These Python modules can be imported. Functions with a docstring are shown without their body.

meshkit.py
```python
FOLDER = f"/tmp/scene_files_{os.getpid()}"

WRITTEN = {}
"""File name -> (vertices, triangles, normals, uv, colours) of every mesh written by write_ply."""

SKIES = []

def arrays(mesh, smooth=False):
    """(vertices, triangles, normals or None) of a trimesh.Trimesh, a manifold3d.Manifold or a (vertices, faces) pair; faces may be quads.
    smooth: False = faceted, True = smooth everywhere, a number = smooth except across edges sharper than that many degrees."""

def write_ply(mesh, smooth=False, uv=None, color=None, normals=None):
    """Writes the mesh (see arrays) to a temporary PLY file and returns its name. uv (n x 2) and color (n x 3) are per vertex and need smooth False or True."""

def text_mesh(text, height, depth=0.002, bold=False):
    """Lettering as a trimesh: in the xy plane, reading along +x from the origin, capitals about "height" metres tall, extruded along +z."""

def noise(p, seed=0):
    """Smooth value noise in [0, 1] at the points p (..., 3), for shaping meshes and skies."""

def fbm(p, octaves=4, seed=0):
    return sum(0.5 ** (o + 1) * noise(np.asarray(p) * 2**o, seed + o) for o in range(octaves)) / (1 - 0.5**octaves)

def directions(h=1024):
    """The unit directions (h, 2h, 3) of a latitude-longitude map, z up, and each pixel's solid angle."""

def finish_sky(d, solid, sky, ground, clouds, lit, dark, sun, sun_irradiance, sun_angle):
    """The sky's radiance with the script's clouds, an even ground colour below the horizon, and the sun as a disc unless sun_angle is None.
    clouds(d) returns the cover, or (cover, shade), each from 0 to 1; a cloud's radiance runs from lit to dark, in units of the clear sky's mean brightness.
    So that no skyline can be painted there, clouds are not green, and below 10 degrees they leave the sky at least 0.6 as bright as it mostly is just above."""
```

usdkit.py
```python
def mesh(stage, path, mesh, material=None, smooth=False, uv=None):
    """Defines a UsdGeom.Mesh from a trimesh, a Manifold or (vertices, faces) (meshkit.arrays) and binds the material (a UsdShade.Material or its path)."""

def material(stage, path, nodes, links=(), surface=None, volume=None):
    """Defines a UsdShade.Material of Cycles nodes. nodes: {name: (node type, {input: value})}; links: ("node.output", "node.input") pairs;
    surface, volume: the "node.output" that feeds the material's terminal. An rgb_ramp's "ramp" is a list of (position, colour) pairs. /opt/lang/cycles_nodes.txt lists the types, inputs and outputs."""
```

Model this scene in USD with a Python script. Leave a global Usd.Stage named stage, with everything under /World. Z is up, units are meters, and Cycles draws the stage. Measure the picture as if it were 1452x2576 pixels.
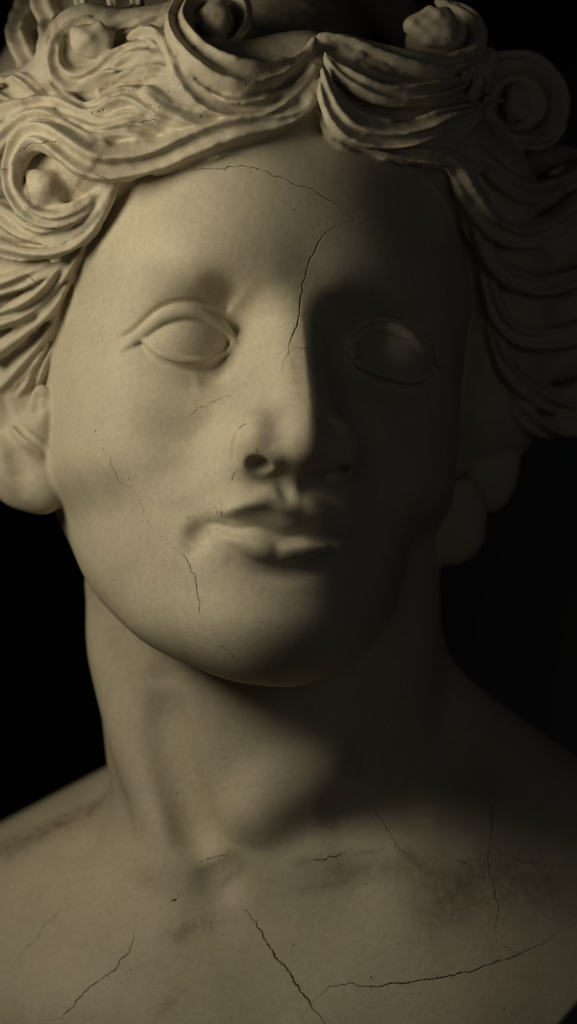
import math
import threading
from concurrent.futures import ThreadPoolExecutor
import numpy as np
import trimesh
import usdkit
from scipy import ndimage, sparse
from scipy.interpolate import RBFInterpolator, CubicSpline
from scipy.spatial import cKDTree
from pxr import Gf, Sdf, Usd, UsdGeom, UsdLux, UsdShade, Vt
import meshkit

# ------------------------------------------------------------------ camera, light
S = 0.00014                      # metres per design unit; the bust is a little over life size
DIST = 11400.0                   # camera distance in design units
stage = Usd.Stage.CreateInMemory()
UsdGeom.SetStageUpAxis(stage, 'Z')
UsdGeom.SetStageMetersPerUnit(stage, 1.0)
UsdGeom.Xform.Define(stage, '/World')
cam = UsdGeom.Camera.Define(stage, '/World/camera')
cam.AddTranslateOp().Set(Gf.Vec3d(0, -DIST * S, 0))
cam.AddRotateXYZOp().Set(Gf.Vec3f(90, 0, 0))
cam.CreateHorizontalApertureAttr(36.0)
cam.CreateFocalLengthAttr(36.0 * DIST / 1452)
cam.CreateFStopAttr(11.0)
cam.CreateFocusDistanceAttr((DIST - 60) * S)
cam.CreateExposureAttr(0.0)


def rect_lamp(name, pos, aim, w, h, power, color):
    """An area lamp standing at pos (design units), facing aim."""
    l = UsdLux.RectLight.Define(stage, '/World/' + name)
    l.CreateWidthAttr(w * S)
    l.CreateHeightAttr(h * S)
    l.CreateIntensityAttr(power)
    l.CreateColorAttr(Gf.Vec3f(*color))
    p, a = np.array(pos, float) * S, np.array(aim, float) * S
    z = (p - a) / np.linalg.norm(p - a)
    x = np.cross([0, 0, 1], z); x /= np.linalg.norm(x)
    y = np.cross(z, x)
    l.AddTransformOp().Set(Gf.Matrix4d(*x, 0, *y, 0, *z, 0, *p, 1))
    return l


rect_lamp('key_lamp', (-2100, -1200, 1150), (800, -2300, 0), 1900, 900, 9.9, (1.0, 0.89, 0.655))
rect_lamp('fill_lamp', (3000, -5200, 600), (0, 0, 0), 3000, 3000, 0.22, (1.0, 0.97, 0.94))

# ------------------------------------------------------------------ sculpting tools (all in design units)
H = 5.0                          # voxel


def smin(a, b, k):
    h = np.maximum(k - np.abs(a - b), 0) / k
    return np.minimum(a, b) - h * h * k * 0.25


def smax(a, b, k):
    return -smin(-a, -b, k)


NONE = np.zeros(0, int)
BOUND = threading.local()


def far(p, lo, hi):
    """Whether no point of the batch p lies in the box."""
    if getattr(BOUND, 'of', None) is not p:
        BOUND.of, BOUND.lo, BOUND.hi = p, p.min(0), p.max(0)
    return bool((BOUND.lo > hi).any() or (BOUND.hi < lo).any())


def ell(p, c, r, R=None):
    q = p - np.asarray(c, float)
    if R is not None:
        q = q @ R
    r = np.asarray(r, float)
    k0 = np.linalg.norm(q / r, axis=1)
    k1 = np.linalg.norm(q / (r * r), axis=1)
    return k0 * (k0 - 1) / np.maximum(k1, 1e-9)


def cone(p, a, b, ra, rb):
    a, b = np.asarray(a, float), np.asarray(b, float)
    ab = b - a
    t = np.clip(((p - a) @ ab) / (ab @ ab), 0, 1)
    return np.linalg.norm(p - a - t[:, None] * ab, axis=1) - (ra + (rb - ra) * t)


def px(u, v, y=0.0):
    """A point of the scene on the sight line of the photograph's point (u, v), y deep."""
    k = (DIST + y) / DIST
    return np.array([(u - 726) * k, y, (1288 - v) * k])


# head frame: x to the statue's left, y up, z out of the face
ROLL, YAW, PITCH = map(math.radians, (5.5, 13.0, 9.0))
ex, ey, ez = np.array([math.cos(YAW), math.sin(YAW), 0]), np.array([0, 0, 1.0]), np.array([math.sin(YAW), -math.cos(YAW), 0])
ey, ez = math.cos(PITCH) * ey - math.sin(PITCH) * ez, math.cos(PITCH) * ez + math.sin(PITCH) * ey
RR = np.array([[math.cos(ROLL), 0, math.sin(ROLL)], [0, 1, 0], [-math.sin(ROLL), 0, math.cos(ROLL)]])
RH = np.stack([RR @ ex, RR @ ey, RR @ ez], 1)          # columns: head axes in the world
EYE_MID = px(726, 880)
H0 = EYE_MID - RH @ np.array([0, 0, 650.0])


def to_head(p):
    return (p - H0) @ RH


def head(x, y, z):
    return H0 + RH @ np.array([x, y, z], float)


def px_at_z(u, v, z):
    """The point on the sight line of (u, v) that lies z out in the head frame."""
    o, d = np.array([0, -DIST, 0.0]), px(u, v) - np.array([0, -DIST, 0.0])
    n = RH[:, 2]
    t = (z + n @ H0 - n @ o) / (n @ d)
    return o + d * t


# ------------------------------------------------------------------ the face: radius about an upright axis in the head
ROWS = {
    760: [(0, 560), (150, 520), (300, 400), (420, 200), (470, 60)],
    620: [(0, 690), (180, 655), (330, 540), (440, 350), (490, 150)],
    480: [(0, 760), (160, 738), (300, 650), (410, 505), (480, 330), (515, 150)],
    330: [(0, 798), (160, 778), (300, 698), (420, 550), (500, 340), (530, 150)],
    215: [(0, 803), (130, 797), (250, 760), (370, 664), (458, 508), (517, 330), (535, 150)],
    145: [(0, 794), (90, 785), (170, 756), (260, 724), (350, 655), (435, 530), (502, 350), (533, 150)],
    85: [(0, 780), (60, 757), (120, 705), (190, 662), (270, 655), (350, 628), (430, 522), (502, 345), (533, 150)],
    0: [(0, 762), (60, 735), (115, 672), (160, 632), (257, 602), (350, 590), (430, 508), (502, 330), (533, 150)],
    -70: [(0, 775), (70, 745), (130, 688), (200, 645), (280, 632), (360, 592), (440, 490), (505, 320), (530, 150)],
    -130: [(0, 795), (80, 765), (150, 715), (230, 680), (320, 640), (400, 560), (470, 435), (515, 290), (528, 150)],
    -220: [(0, 820), (90, 797), (150, 758), (195, 714), (260, 684), (340, 632), (420, 528), (480, 398), (512, 270), (522, 150)],
    -320: [(0, 850), (90, 835), (150, 802), (198, 742), (260, 702), (340, 640), (420, 518), (470, 388), (500, 252), (510, 150)],
    -400: [(0, 866), (90, 853), (150, 824), (205, 752), (262, 706), (330, 638), (400, 512), (455, 370), (487, 242), (497, 150)],
    -480: [(0, 864), (90, 848), (150, 815), (210, 742), (268, 694), (330, 616), (390, 486), (440, 350), (468, 230)],
    -560: [(0, 834), (100, 818), (170, 778), (225, 722), (275, 672), (330, 580), (390, 448), (425, 338), (447, 230)],
    -640: [(0, 828), (90, 815), (170, 768), (250, 680), (320, 566), (370, 444), (405, 325), (430, 215)],
    -720: [(0, 842), (90, 826), (170, 772), (240, 682), (310, 556), (360, 428), (392, 310), (412, 205)],
    -800: [(0, 834), (90, 815), (170, 752), (240, 645), (300, 520), (350, 390), (388, 275)],
    -940: [(0, 800), (90, 780), (170, 705), (240, 590), (300, 465), (350, 335), (382, 240)],
}
Z0 = 130.0
pts, val = [], []
for y, row in ROWS.items():
    for x, z in row:
        for s in ((-1, 1) if x else (1,)):
            if s > 0 and x > 250:
                x = 250 + (x - 250) * (1.16 if y > -350 else 1.04)      # the face is a little fuller on the statue's left
            elif s < 0 and x > 200 and y < -350:
                x = 200 + (x - 200) * 0.87
            pts.append((math.atan2(s * x, z - Z0) * 500, y)); val.append(math.hypot(x, z - Z0))
rbf = RBFInterpolator(np.array(pts), np.array(val), kernel='thin_plate_spline', smoothing=30.0)
GA, GY = np.arange(-900, 901, 8.0), np.arange(-960, 821, 8.0)
ga, gy = np.meshgrid(GA, GY, indexing='ij')
FR = rbf(np.stack([ga.ravel(), gy.ravel()], 1)).reshape(ga.shape)
FR_C = ndimage.spline_filter(FR, 3)
GRX, GRY = np.gradient(FR, 8.0)
FR_N = np.sqrt(1 + GRX ** 2 * 1.1 + GRY ** 2)


def face(q):
    a = np.arctan2(q[:, 0], q[:, 2] - Z0) * 500
    r = np.hypot(q[:, 0], q[:, 2] - Z0)
    c = np.stack([(np.clip(a, -890, 890) + 900) / 8, (np.clip(q[:, 1], -950, 810) + 960) / 8])
    d = (r - ndimage.map_coordinates(FR_C, c, order=3, prefilter=False)) / ndimage.map_coordinates(FR_N, c, order=1)
    d = np.where(np.abs(a) > 880, 400.0, d)
    d = smax(d, q[:, 1] - 760, 120)
    # underside of the jaw: flat behind the chin, rising towards its corners
    t = np.clip((830 - q[:, 2]) / 600, -0.2, 1.6)
    under = (-868 + 182 * t * np.abs(t) ** 1.15 - q[:, 1]) * 0.95
    return smax(d, under, 210)


def nose(q):
    x, y, z = np.abs(q[:, 0] + 4), q[:, 1], q[:, 2]
    zr = np.interp(y, [-400, -270, -180, 60, 160, 400], [995, 985, 936, 790, 766, 672])
    w = np.interp(y, [-300, -250, -180, -60, 60, 140], [44, 43, 38, 36, 44, 70])
    side = (x - w - (zr - z) * np.interp(y, [-300, -160, 0], [0.64, 0.55, 0.50])) * 0.87
    front = (z - zr) * 0.89
    bottom = (-(y + 332) - (z - 985) * -0.10) * 0.99 - np.maximum(0, (930 - z)) * 0.12
    d = smax(smax(side, front, 52), bottom, 46)
    return smax(d, 500 - z, 10)


def head_base(p):
    q = to_head(p)
    d = face(q)
    skull = ell(q, (0, 300, -120), (570, 740, 720))
    d = smin(d, skull, 60)
    lo = (np.abs(q[:, 0]) < 330) & (q[:, 1] < 420) & (q[:, 1] > -460) & (q[:, 2] > 480)
    if lo.any():
        ql = q[lo]
        n = nose(ql)
        m = np.abs(ql[:, [0]] + 14) * [1, 0, 0] + ql * [0, 1, 1]
        n = smin(n, ell(m, (106, -272, 850), (47, 56, 82)), 80)
        n = smin(n, cone(m, (0, -290, 950), (0, -345, 855), 32, 32), 26)
        n = smin(n, ell(m, (-8, -262, 930), (46, 52, 52)), 40)
        f = smin(d[lo], n, 30)
        f = smax(f, -ell(m, (98, -340, 890), (24, 19, 26)), 26)
        d[lo] = f
    return d


EYES = [(px_at_z(474, 856, 560), 122.0), (px_at_z(972, 890, 560), 122.0)]


CHEST = {
    2750: [(-300, 420), (100, 170), (400, 40), (650, 10), (900, -5), (1200, 20), (1500, 110)],
    2576: [(-300, 450), (100, 205), (400, 85), (650, 65), (900, 40), (1200, 60), (1500, 150)],
    2400: [(-300, 560), (100, 310), (400, 150), (600, 130), (900, 105), (1200, 122), (1500, 215)],
    2250: [(-300, 680), (100, 430), (350, 235), (560, 200), (900, 172), (1200, 190), (1500, 290)],
    2165: [(-300, 800), (100, 570), (350, 275), (560, 228), (800, 200), (1000, 196), (1200, 222), (1500, 330)],
    2080: [(-300, 930), (100, 780), (250, 640), (400, 430), (560, 330), (800, 270), (1000, 280), (1200, 320), (1500, 410)],
    1950: [(-300, 1080), (100, 1000), (350, 800), (900, 500), (1200, 500), (1500, 540)],
    1800: [(-300, 1000), (100, 900), (350, 850), (900, 760), (1200, 720), (1500, 740)],
    1650: [(-300, 1150), (350, 1050), (900, 950), (1500, 950)],
}
cp = np.array([(u - 726, 1288 - v, y) for v, row in CHEST.items() for u, y in row], float)
crbf = RBFInterpolator(cp[:, :2], cp[:, 2], kernel='thin_plate_spline', smoothing=200.0)
CX, CZ = np.arange(-1100, 1101, 12.0), np.arange(-1500, -240, 12.0)
cgx, cgz = np.meshgrid(CX, CZ, indexing='ij')
CF = crbf(np.stack([cgx.ravel(), cgz.ravel()], 1)).reshape(cgx.shape)
cga, cgb = np.gradient(CF, 12.0)
CN, CF = np.sqrt(1 + cga ** 2 + cgb ** 2), ndimage.spline_filter(CF, 3)


def line_plane(p, a, b):
    """Above the line a-b of the photograph (left to right), a plane running straight back."""
    a, b = px(*a, 700), px(*b, 700)
    n = np.array([-(b[2] - a[2]), 0, b[0] - a[0]])
    return (p - a) @ (n / np.linalg.norm(n))


def torso(p):
    neck = cone(p, px(690, 1350, 620), px(735, 2150, 640), 440, 400)
    n2 = cone(p, px(560, 1450, 640), px(600, 2150, 560), 350, 310)
    d = smin(neck, n2, 120)
    c = np.stack([(np.clip(p[:, 0], -1090, 1090) + 1100) / 12, (np.clip(p[:, 2], -1490, -260) + 1500) / 12])
    hf = (ndimage.map_coordinates(CF, c, order=3, prefilter=False) - p[:, 1]) / ndimage.map_coordinates(CN, c, order=1)
    roof = smax(line_plane(p, (0, 2088), (285, 1938)), line_plane(p, (1280, 1818), (1452, 1915)), 100)
    hf = smax(hf, roof, 90)
    d = smin(d, hf, 100)
    d = smin(d, cone(p, px(880, 1600, 760), px(1450, 2200, 760), 125, 165), 130)
    d = smax(d, line_plane(p, (1325, 2576), (1452, 2440)) * -1, 14)
    return smax(d, p[:, 1] - 1240, 10)


def base(p):
    return smin(head_base(p), torso(p), 40)


# ------------------------------------------------------------------ meshing: surface nets on a sparse field
def blocks(f, lo, hi, h, b=8, slack=1.45):
    n = np.ceil((np.asarray(hi) - lo) / (h * b)).astype(int)
    vol = np.empty(n * b + 1, np.float32)
    g = np.stack(np.meshgrid(*[np.arange(k) for k in n], indexing='ij'), -1).reshape(-1, 3)
    c = np.asarray(lo) + (g + 0.5) * h * b
    dc = f(c)
    vol[:-1, :-1, :-1] = np.repeat(np.repeat(np.repeat(dc.reshape(n), b, 0), b, 1), b, 2)
    vol[-1], vol[:, -1], vol[:, :, -1] = 1e3, 1e3, 1e3
    keep = g[np.abs(dc) < h * b * 0.87 * slack]
    big = keep // 5
    order = np.lexsort((big[:, 2], big[:, 1], big[:, 0]))
    keep, big = keep[order], big[order]
    cut = np.flatnonzero(np.r_[True, (np.diff(big, axis=0) != 0).any(1), True])
    loc = np.stack(np.meshgrid(*[np.arange(b)] * 3, indexing='ij'), -1).reshape(-1, 3)

    def work(se):
        k = keep[se[0]:se[1]]
        ijk = (k[:, None] * b + loc[None]).reshape(-1, 3)
        vol[ijk[:, 0], ijk[:, 1], ijk[:, 2]] = f(np.asarray(lo) + ijk * h)

    with ThreadPoolExecutor(4) as ex_:
        list(ex_.map(work, zip(cut[:-1], cut[1:])))
    return vol


def nets(vol, lo, h):
    s = vol < 0
    cnt = np.zeros(np.array(s.shape) - 1, np.uint8)
    corners = [(i, j, k) for i in (0, 1) for j in (0, 1) for k in (0, 1)]
    for i, j, k in corners:
        cnt += s[i:s.shape[0] - 1 + i, j:s.shape[1] - 1 + j, k:s.shape[2] - 1 + k]
    act = np.flatnonzero((cnt.ravel() > 0) & (cnt.ravel() < 8))
    ijk = np.stack(np.unravel_index(act, cnt.shape), 1)
    vals = {c: vol[ijk[:, 0] + c[0], ijk[:, 1] + c[1], ijk[:, 2] + c[2]] for c in corners}
    acc, num = np.zeros((len(act), 3)), np.zeros(len(act))
    for c in corners:
        for ax in range(3):
            if c[ax] == 0:
                e = list(c); e[ax] = 1
                a, bb = vals[c], vals[tuple(e)]
                x = (a < 0) != (bb < 0)
                t = np.where(x, a / np.where(x, a - bb, 1), 0)
                pos = np.tile(np.array(c, float), (len(act), 1)); pos[:, ax] += t
                acc += pos * x[:, None]; num += x
    v = np.asarray(lo) + (ijk + acc / num[:, None]) * h
    faces, st = [], np.array([cnt.shape[1] * cnt.shape[2], cnt.shape[2], 1])
    for ax in range(3):
        a, b = [(1, 2), (2, 0), (0, 1)][ax]
        i0 = [slice(1, n - 1) for n in s.shape]
        i1 = list(i0)
        i0[ax], i1[ax] = slice(0, s.shape[ax] - 1), slice(1, s.shape[ax])
        ch = s[tuple(i0)] != s[tuple(i1)]
        e = np.stack(np.nonzero(ch), 1)
        off = np.ones(3, int); off[ax] = 0
        e = e + off
        ins = s[e[:, 0], e[:, 1], e[:, 2]]
        fl = e @ st
        quad = np.stack([fl - st[a] - st[b], fl - st[b], fl, fl - st[a]], 1)
        quad = np.where(ins[:, None], quad, quad[:, ::-1])
        faces.append(np.searchsorted(act, quad))
    return v, np.vstack(faces)


def smooth_mesh(v, quads, rounds=3):
    e = np.vstack([quads[:, [0, 1]], quads[:, [1, 2]], quads[:, [2, 3]], quads[:, [3, 0]]])
    e = np.vstack([e, e[:, ::-1]])
    A = sparse.csr_matrix((np.ones(len(e)), (e[:, 0], e[:, 1])), shape=(len(v),) * 2)
    A.data[:] = 1
    A = sparse.diags(1 / np.maximum(np.asarray(A.sum(1)).ravel(), 1)) @ A
    for _ in range(rounds):
        v = v + 0.5 * (A @ v - v)
        v = v - 0.52 * (A @ v - v)
    return v, A


LO, HI = np.array([-860., -480., -1420.]), np.array([900., 1300., 1500.])

# ------------------------------------------------------------------ strokes: locks of hair, lids, lips and creases laid along the surface


class Proxy:
    """The rough form that strokes are laid on."""

    def __init__(self, f, h=12.0):
        v, q = nets(blocks(f, LO, HI, h), LO, h)
        v, A = smooth_mesh(v, q, 4)
        tri = np.vstack([q[:, [0, 1, 2]], q[:, [0, 2, 3]]])
        self.m = trimesh.Trimesh(v, tri, process=False)
        n = np.array(self.m.vertex_normals)
        for _ in range(6):
            n = A @ n
        self.n = n / np.maximum(np.linalg.norm(n, axis=1, keepdims=True), 1e-9)
        self.ray = trimesh.ray.ray_pyembree.RayMeshIntersector(self.m)
        self.tree = cKDTree(v)

    def at(self, uv):
        """Points and normals of the form on the sight lines of uv; a sight line that misses takes the depth of its neighbours."""
        uv = np.asarray(uv, float)
        d = np.stack([uv[:, 0] - 726, np.full(len(uv), DIST), 1288 - uv[:, 1]], 1)
        d /= np.linalg.norm(d, axis=1, keepdims=True)
        o = np.tile([0, -DIST, 0.0], (len(d), 1))
        loc, ri, ti = self.ray.intersects_location(o, d, multiple_hits=False)
        y = np.full(len(uv), np.nan)
        y[ri] = loc[:, 1]
        ok = ~np.isnan(y)
        i = np.arange(len(uv))
        y = np.interp(i, i[ok], y[ok]) if ok.any() else np.zeros(len(uv))
        P = np.array([px(a, b, c) for (a, b), c in zip(uv, y)])
        return P, self.n[self.tree.query(P)[1]]


def spline(rows, step=5.0):
    r = np.asarray(rows, float)
    t = np.r_[0, np.cumsum(np.maximum(np.linalg.norm(np.diff(r[:, :2], axis=0), axis=1), 1e-3) ** 0.7)]
    cs = CubicSpline(t, r)
    d = cs(np.linspace(0, t[-1], 600))
    L = np.r_[0, np.cumsum(np.linalg.norm(np.diff(d[:, :2], axis=0), axis=1))]
    s = np.linspace(0, L[-1], max(4, int(L[-1] / step)))
    return np.stack([np.interp(s, L, d[:, k]) for k in range(d.shape[1])], 1)


def soft(a, sig):
    return ndimage.gaussian_filter1d(a, sig, axis=0, mode='nearest') if sig else a


class Stroke:
    """A ridge of oval section along a line drawn on a form. rows: (u, v, half width)."""

    def __init__(self, rows, form, high=0.8, lift=0.0, strands=0, groove=0.0, phase=0.0, sig=4, name='', over=0.0, front=0):
        d = spline(rows)
        P, N = form.at(d[:, :2])
        if front:
            P[:, 1] = ndimage.minimum_filter1d(P[:, 1], front, mode='nearest')
        P[:, 1], N = soft(P[:, 1], 14 if front else sig), soft(N, 14 if front else sig)
        L = np.r_[0, np.cumsum(np.linalg.norm(np.diff(P, axis=0), axis=1))]
        s3 = np.linspace(0, L[-1], max(6, int(L[-1] / 4)))
        P, N, d = (np.stack([np.interp(s3, L, a[:, k]) for k in range(a.shape[1])], 1) for a in (P, N, d))
        P, N = soft(P, 3 if front else 2), soft(N, 10 if front else sig)
        N /= np.linalg.norm(N, axis=1, keepdims=True)
        T = np.gradient(P, axis=0)
        T /= np.maximum(np.linalg.norm(T, axis=1, keepdims=True), 1e-9)
        N -= (N * T).sum(1, keepdims=True) * T
        N /= np.linalg.norm(N, axis=1, keepdims=True)
        self.w = np.maximum(d[:, 2], 3.0)
        self.h = self.w * high
        self.C = P + N * (self.h * lift + over)[:, None]
        self.T, self.N, self.B = T, N, np.cross(N, T)
        self.s = np.linspace(0, 1, len(P))
        step = np.maximum(np.linalg.norm(np.gradient(self.C, axis=0), axis=1), 1e-3)
        self.T = np.gradient(self.C, axis=0) / step[:, None]
        self.dN, self.dB = np.gradient(self.N, axis=0) / step[:, None], np.gradient(self.B, axis=0) / step[:, None]
        self.dw, self.dh, self.ds = np.gradient(self.w) / step, np.gradient(self.h) / step, np.gradient(self.s) / step
        self.strands, self.groove, self.phase, self.name = strands, groove, phase, name
        self.tree = cKDTree(self.C)
        self.m = self.w.max() + 75
        self.lo, self.hi = self.C.min(0) - self.m, self.C.max(0) + self.m
        self.inner = []

    def __call__(self, p, out):
        if far(p, self.lo, self.hi):
            return NONE, out[:0]
        idx = np.flatnonzero(((p > self.lo) & (p < self.hi)).all(1))
        dist, k = self.tree.query(p[idx], distance_upper_bound=self.m)
        ok = np.isfinite(dist)
        idx, k = idx[ok], k[ok]
        q = p[idx] - self.C[k]
        t = (q * self.T[k]).sum(1)
        end = ((k == 0) & (t < 0)) | ((k == len(self.C) - 1) & (t > 0))
        in_ = np.where(end, 0, np.clip(t, -12, 12))
        t = np.where(end, t, 0)
        q = q - self.T[k] * in_[:, None]
        b = (q * (self.B[k] + self.dB[k] * in_[:, None])).sum(1)
        n = (q * (self.N[k] + self.dN[k] * in_[:, None])).sum(1)
        w, h, sk = self.w[k] + self.dw[k] * in_, self.h[k] + self.dh[k] * in_, self.s[k] + self.ds[k] * in_
        k0 = np.sqrt((b / w) ** 2 + (n / h) ** 2 + (t / w) ** 2)
        k1 = np.sqrt((b / w ** 2) ** 2 + (n / h ** 2) ** 2 + (t / w ** 2) ** 2)
        d = k0 * (k0 - 1) / np.maximum(k1, 1e-6)
        if self.groove:
            f = np.sin(np.pi * np.clip(sk, 0, 1)) ** 0.5
            ph = np.pi * self.strands * (b / w) + self.phase + 1.2 * np.sin(sk * 7 + self.phase)
            d = d + f * self.groove * np.clip(w / 30, 0.3, 1.6) * 0.8 * np.cos(ph) * np.clip(1.4 * (1 - (b / w) ** 2), 0, 1)
        return idx, d


class Crease:
    """Pushes the surface in (amp > 0) or out along a line drawn on a form."""

    def __init__(self, rows, form, amp, width, fade=0.25, depth=0.0):
        rows = [(*r, 0, 0)[:3] for r in rows]
        if len(rows) == 1:
            rows = [rows[0], (rows[0][0] + 1, rows[0][1] + 1, 0)]
            fade = 0
        d = spline(rows, 4.0) if len(rows) > 2 else np.linspace(rows[0], rows[1], max(3, int(np.hypot(rows[1][0] - rows[0][0], rows[1][1] - rows[0][1]) / 4)))
        self.C, N = form.at(d[:, :2])
        if width > 30:
            self.C[:, 1], N = soft(self.C[:, 1], 22), soft(N, 22)
        self.C = self.C - N * depth
        L = np.r_[0, np.cumsum(np.linalg.norm(np.diff(self.C, axis=0), axis=1))]
        s3 = np.linspace(0, L[-1], max(4, int(L[-1] / 3)))
        self.C = soft(np.stack([np.interp(s3, L, self.C[:, k]) for k in range(3)], 1), 3 if len(rows) > 2 else 0)
        step = np.maximum(np.linalg.norm(np.gradient(self.C, axis=0), axis=1), 1e-3)
        self.T = np.gradient(self.C, axis=0) / step[:, None]
        s = np.linspace(0, 1, len(self.C))
        e = np.clip(np.minimum(s, 1 - s) / fade, 0, 1) if fade else np.ones(len(s))
        self.a = amp * (0.25 + 0.75 * e * e * (3 - 2 * e))
        self.da = np.gradient(self.a) / step
        self.width, self.m = width, width * 3.2
        self.tree = cKDTree(self.C)
        self.lo, self.hi = self.C.min(0) - self.m, self.C.max(0) + self.m

    def __call__(self, p):
        if far(p, self.lo, self.hi):
            return NONE, np.zeros(0)
        idx = np.flatnonzero(((p > self.lo) & (p < self.hi)).all(1))
        dist, k = self.tree.query(p[idx], distance_upper_bound=self.m)
        ok = np.isfinite(dist)
        idx, k = idx[ok], k[ok]
        q = p[idx] - self.C[k]
        t = (q * self.T[k]).sum(1)
        end = ((k == 0) & (t < 0)) | ((k == len(self.C) - 1) & (t > 0))
        r2 = (q * q).sum(1) - np.where(end, 0, t * t)
        return idx, (self.a[k] + self.da[k] * np.where(end, 0, np.clip(t, -3, 3))) * np.exp(-r2 / self.width ** 2)


def add_strokes(d, p, strokes, k):
    for st in strokes:
        i, e = st(p, d)
        if len(i):
            d[i] = smin(d[i], e, k)
    return d


def skin0(p):
    d = base(p)
    for c, r in EYES:
        d = smin(d, np.linalg.norm(p - c, axis=1) - r, 6)
    return d


form = Proxy(skin0)

LIPS = [
    Stroke([(562, 1340, 5), (606, 1360, 15), (652, 1377, 27), (700, 1384, 29), (752, 1385, 27), (806, 1377, 18), (862, 1361, 4)], form, 0.9, -0.15),
]
LIDS = [
    Stroke([(594, 872, 5), (575, 836, 13), (540, 806, 18), (500, 788, 21), (455, 785, 22), (410, 800, 21), (375, 826, 17), (345, 851, 12), (312, 878, 4)], form, 0.95, 0.3, sig=3),
    Stroke([(600, 868, 4), (562, 892, 6), (520, 904, 8), (470, 905, 8), (420, 891, 8), (385, 868, 7), (360, 846, 5)], form, 1.0, 0.2, sig=3),
    Stroke([(866, 884, 5), (895, 848, 12), (930, 826, 16), (965, 821, 18), (1010, 835, 18), (1050, 863, 15), (1088, 905, 10), (1112, 945, 4)], form, 0.95, 0.3, sig=3),
    Stroke([(866, 896, 4), (926, 928, 9), (986, 947, 10), (1036, 957, 9), (1076, 944, 7), (1092, 915, 4)], form, 1.0, 0.2, sig=3),
]
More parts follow.
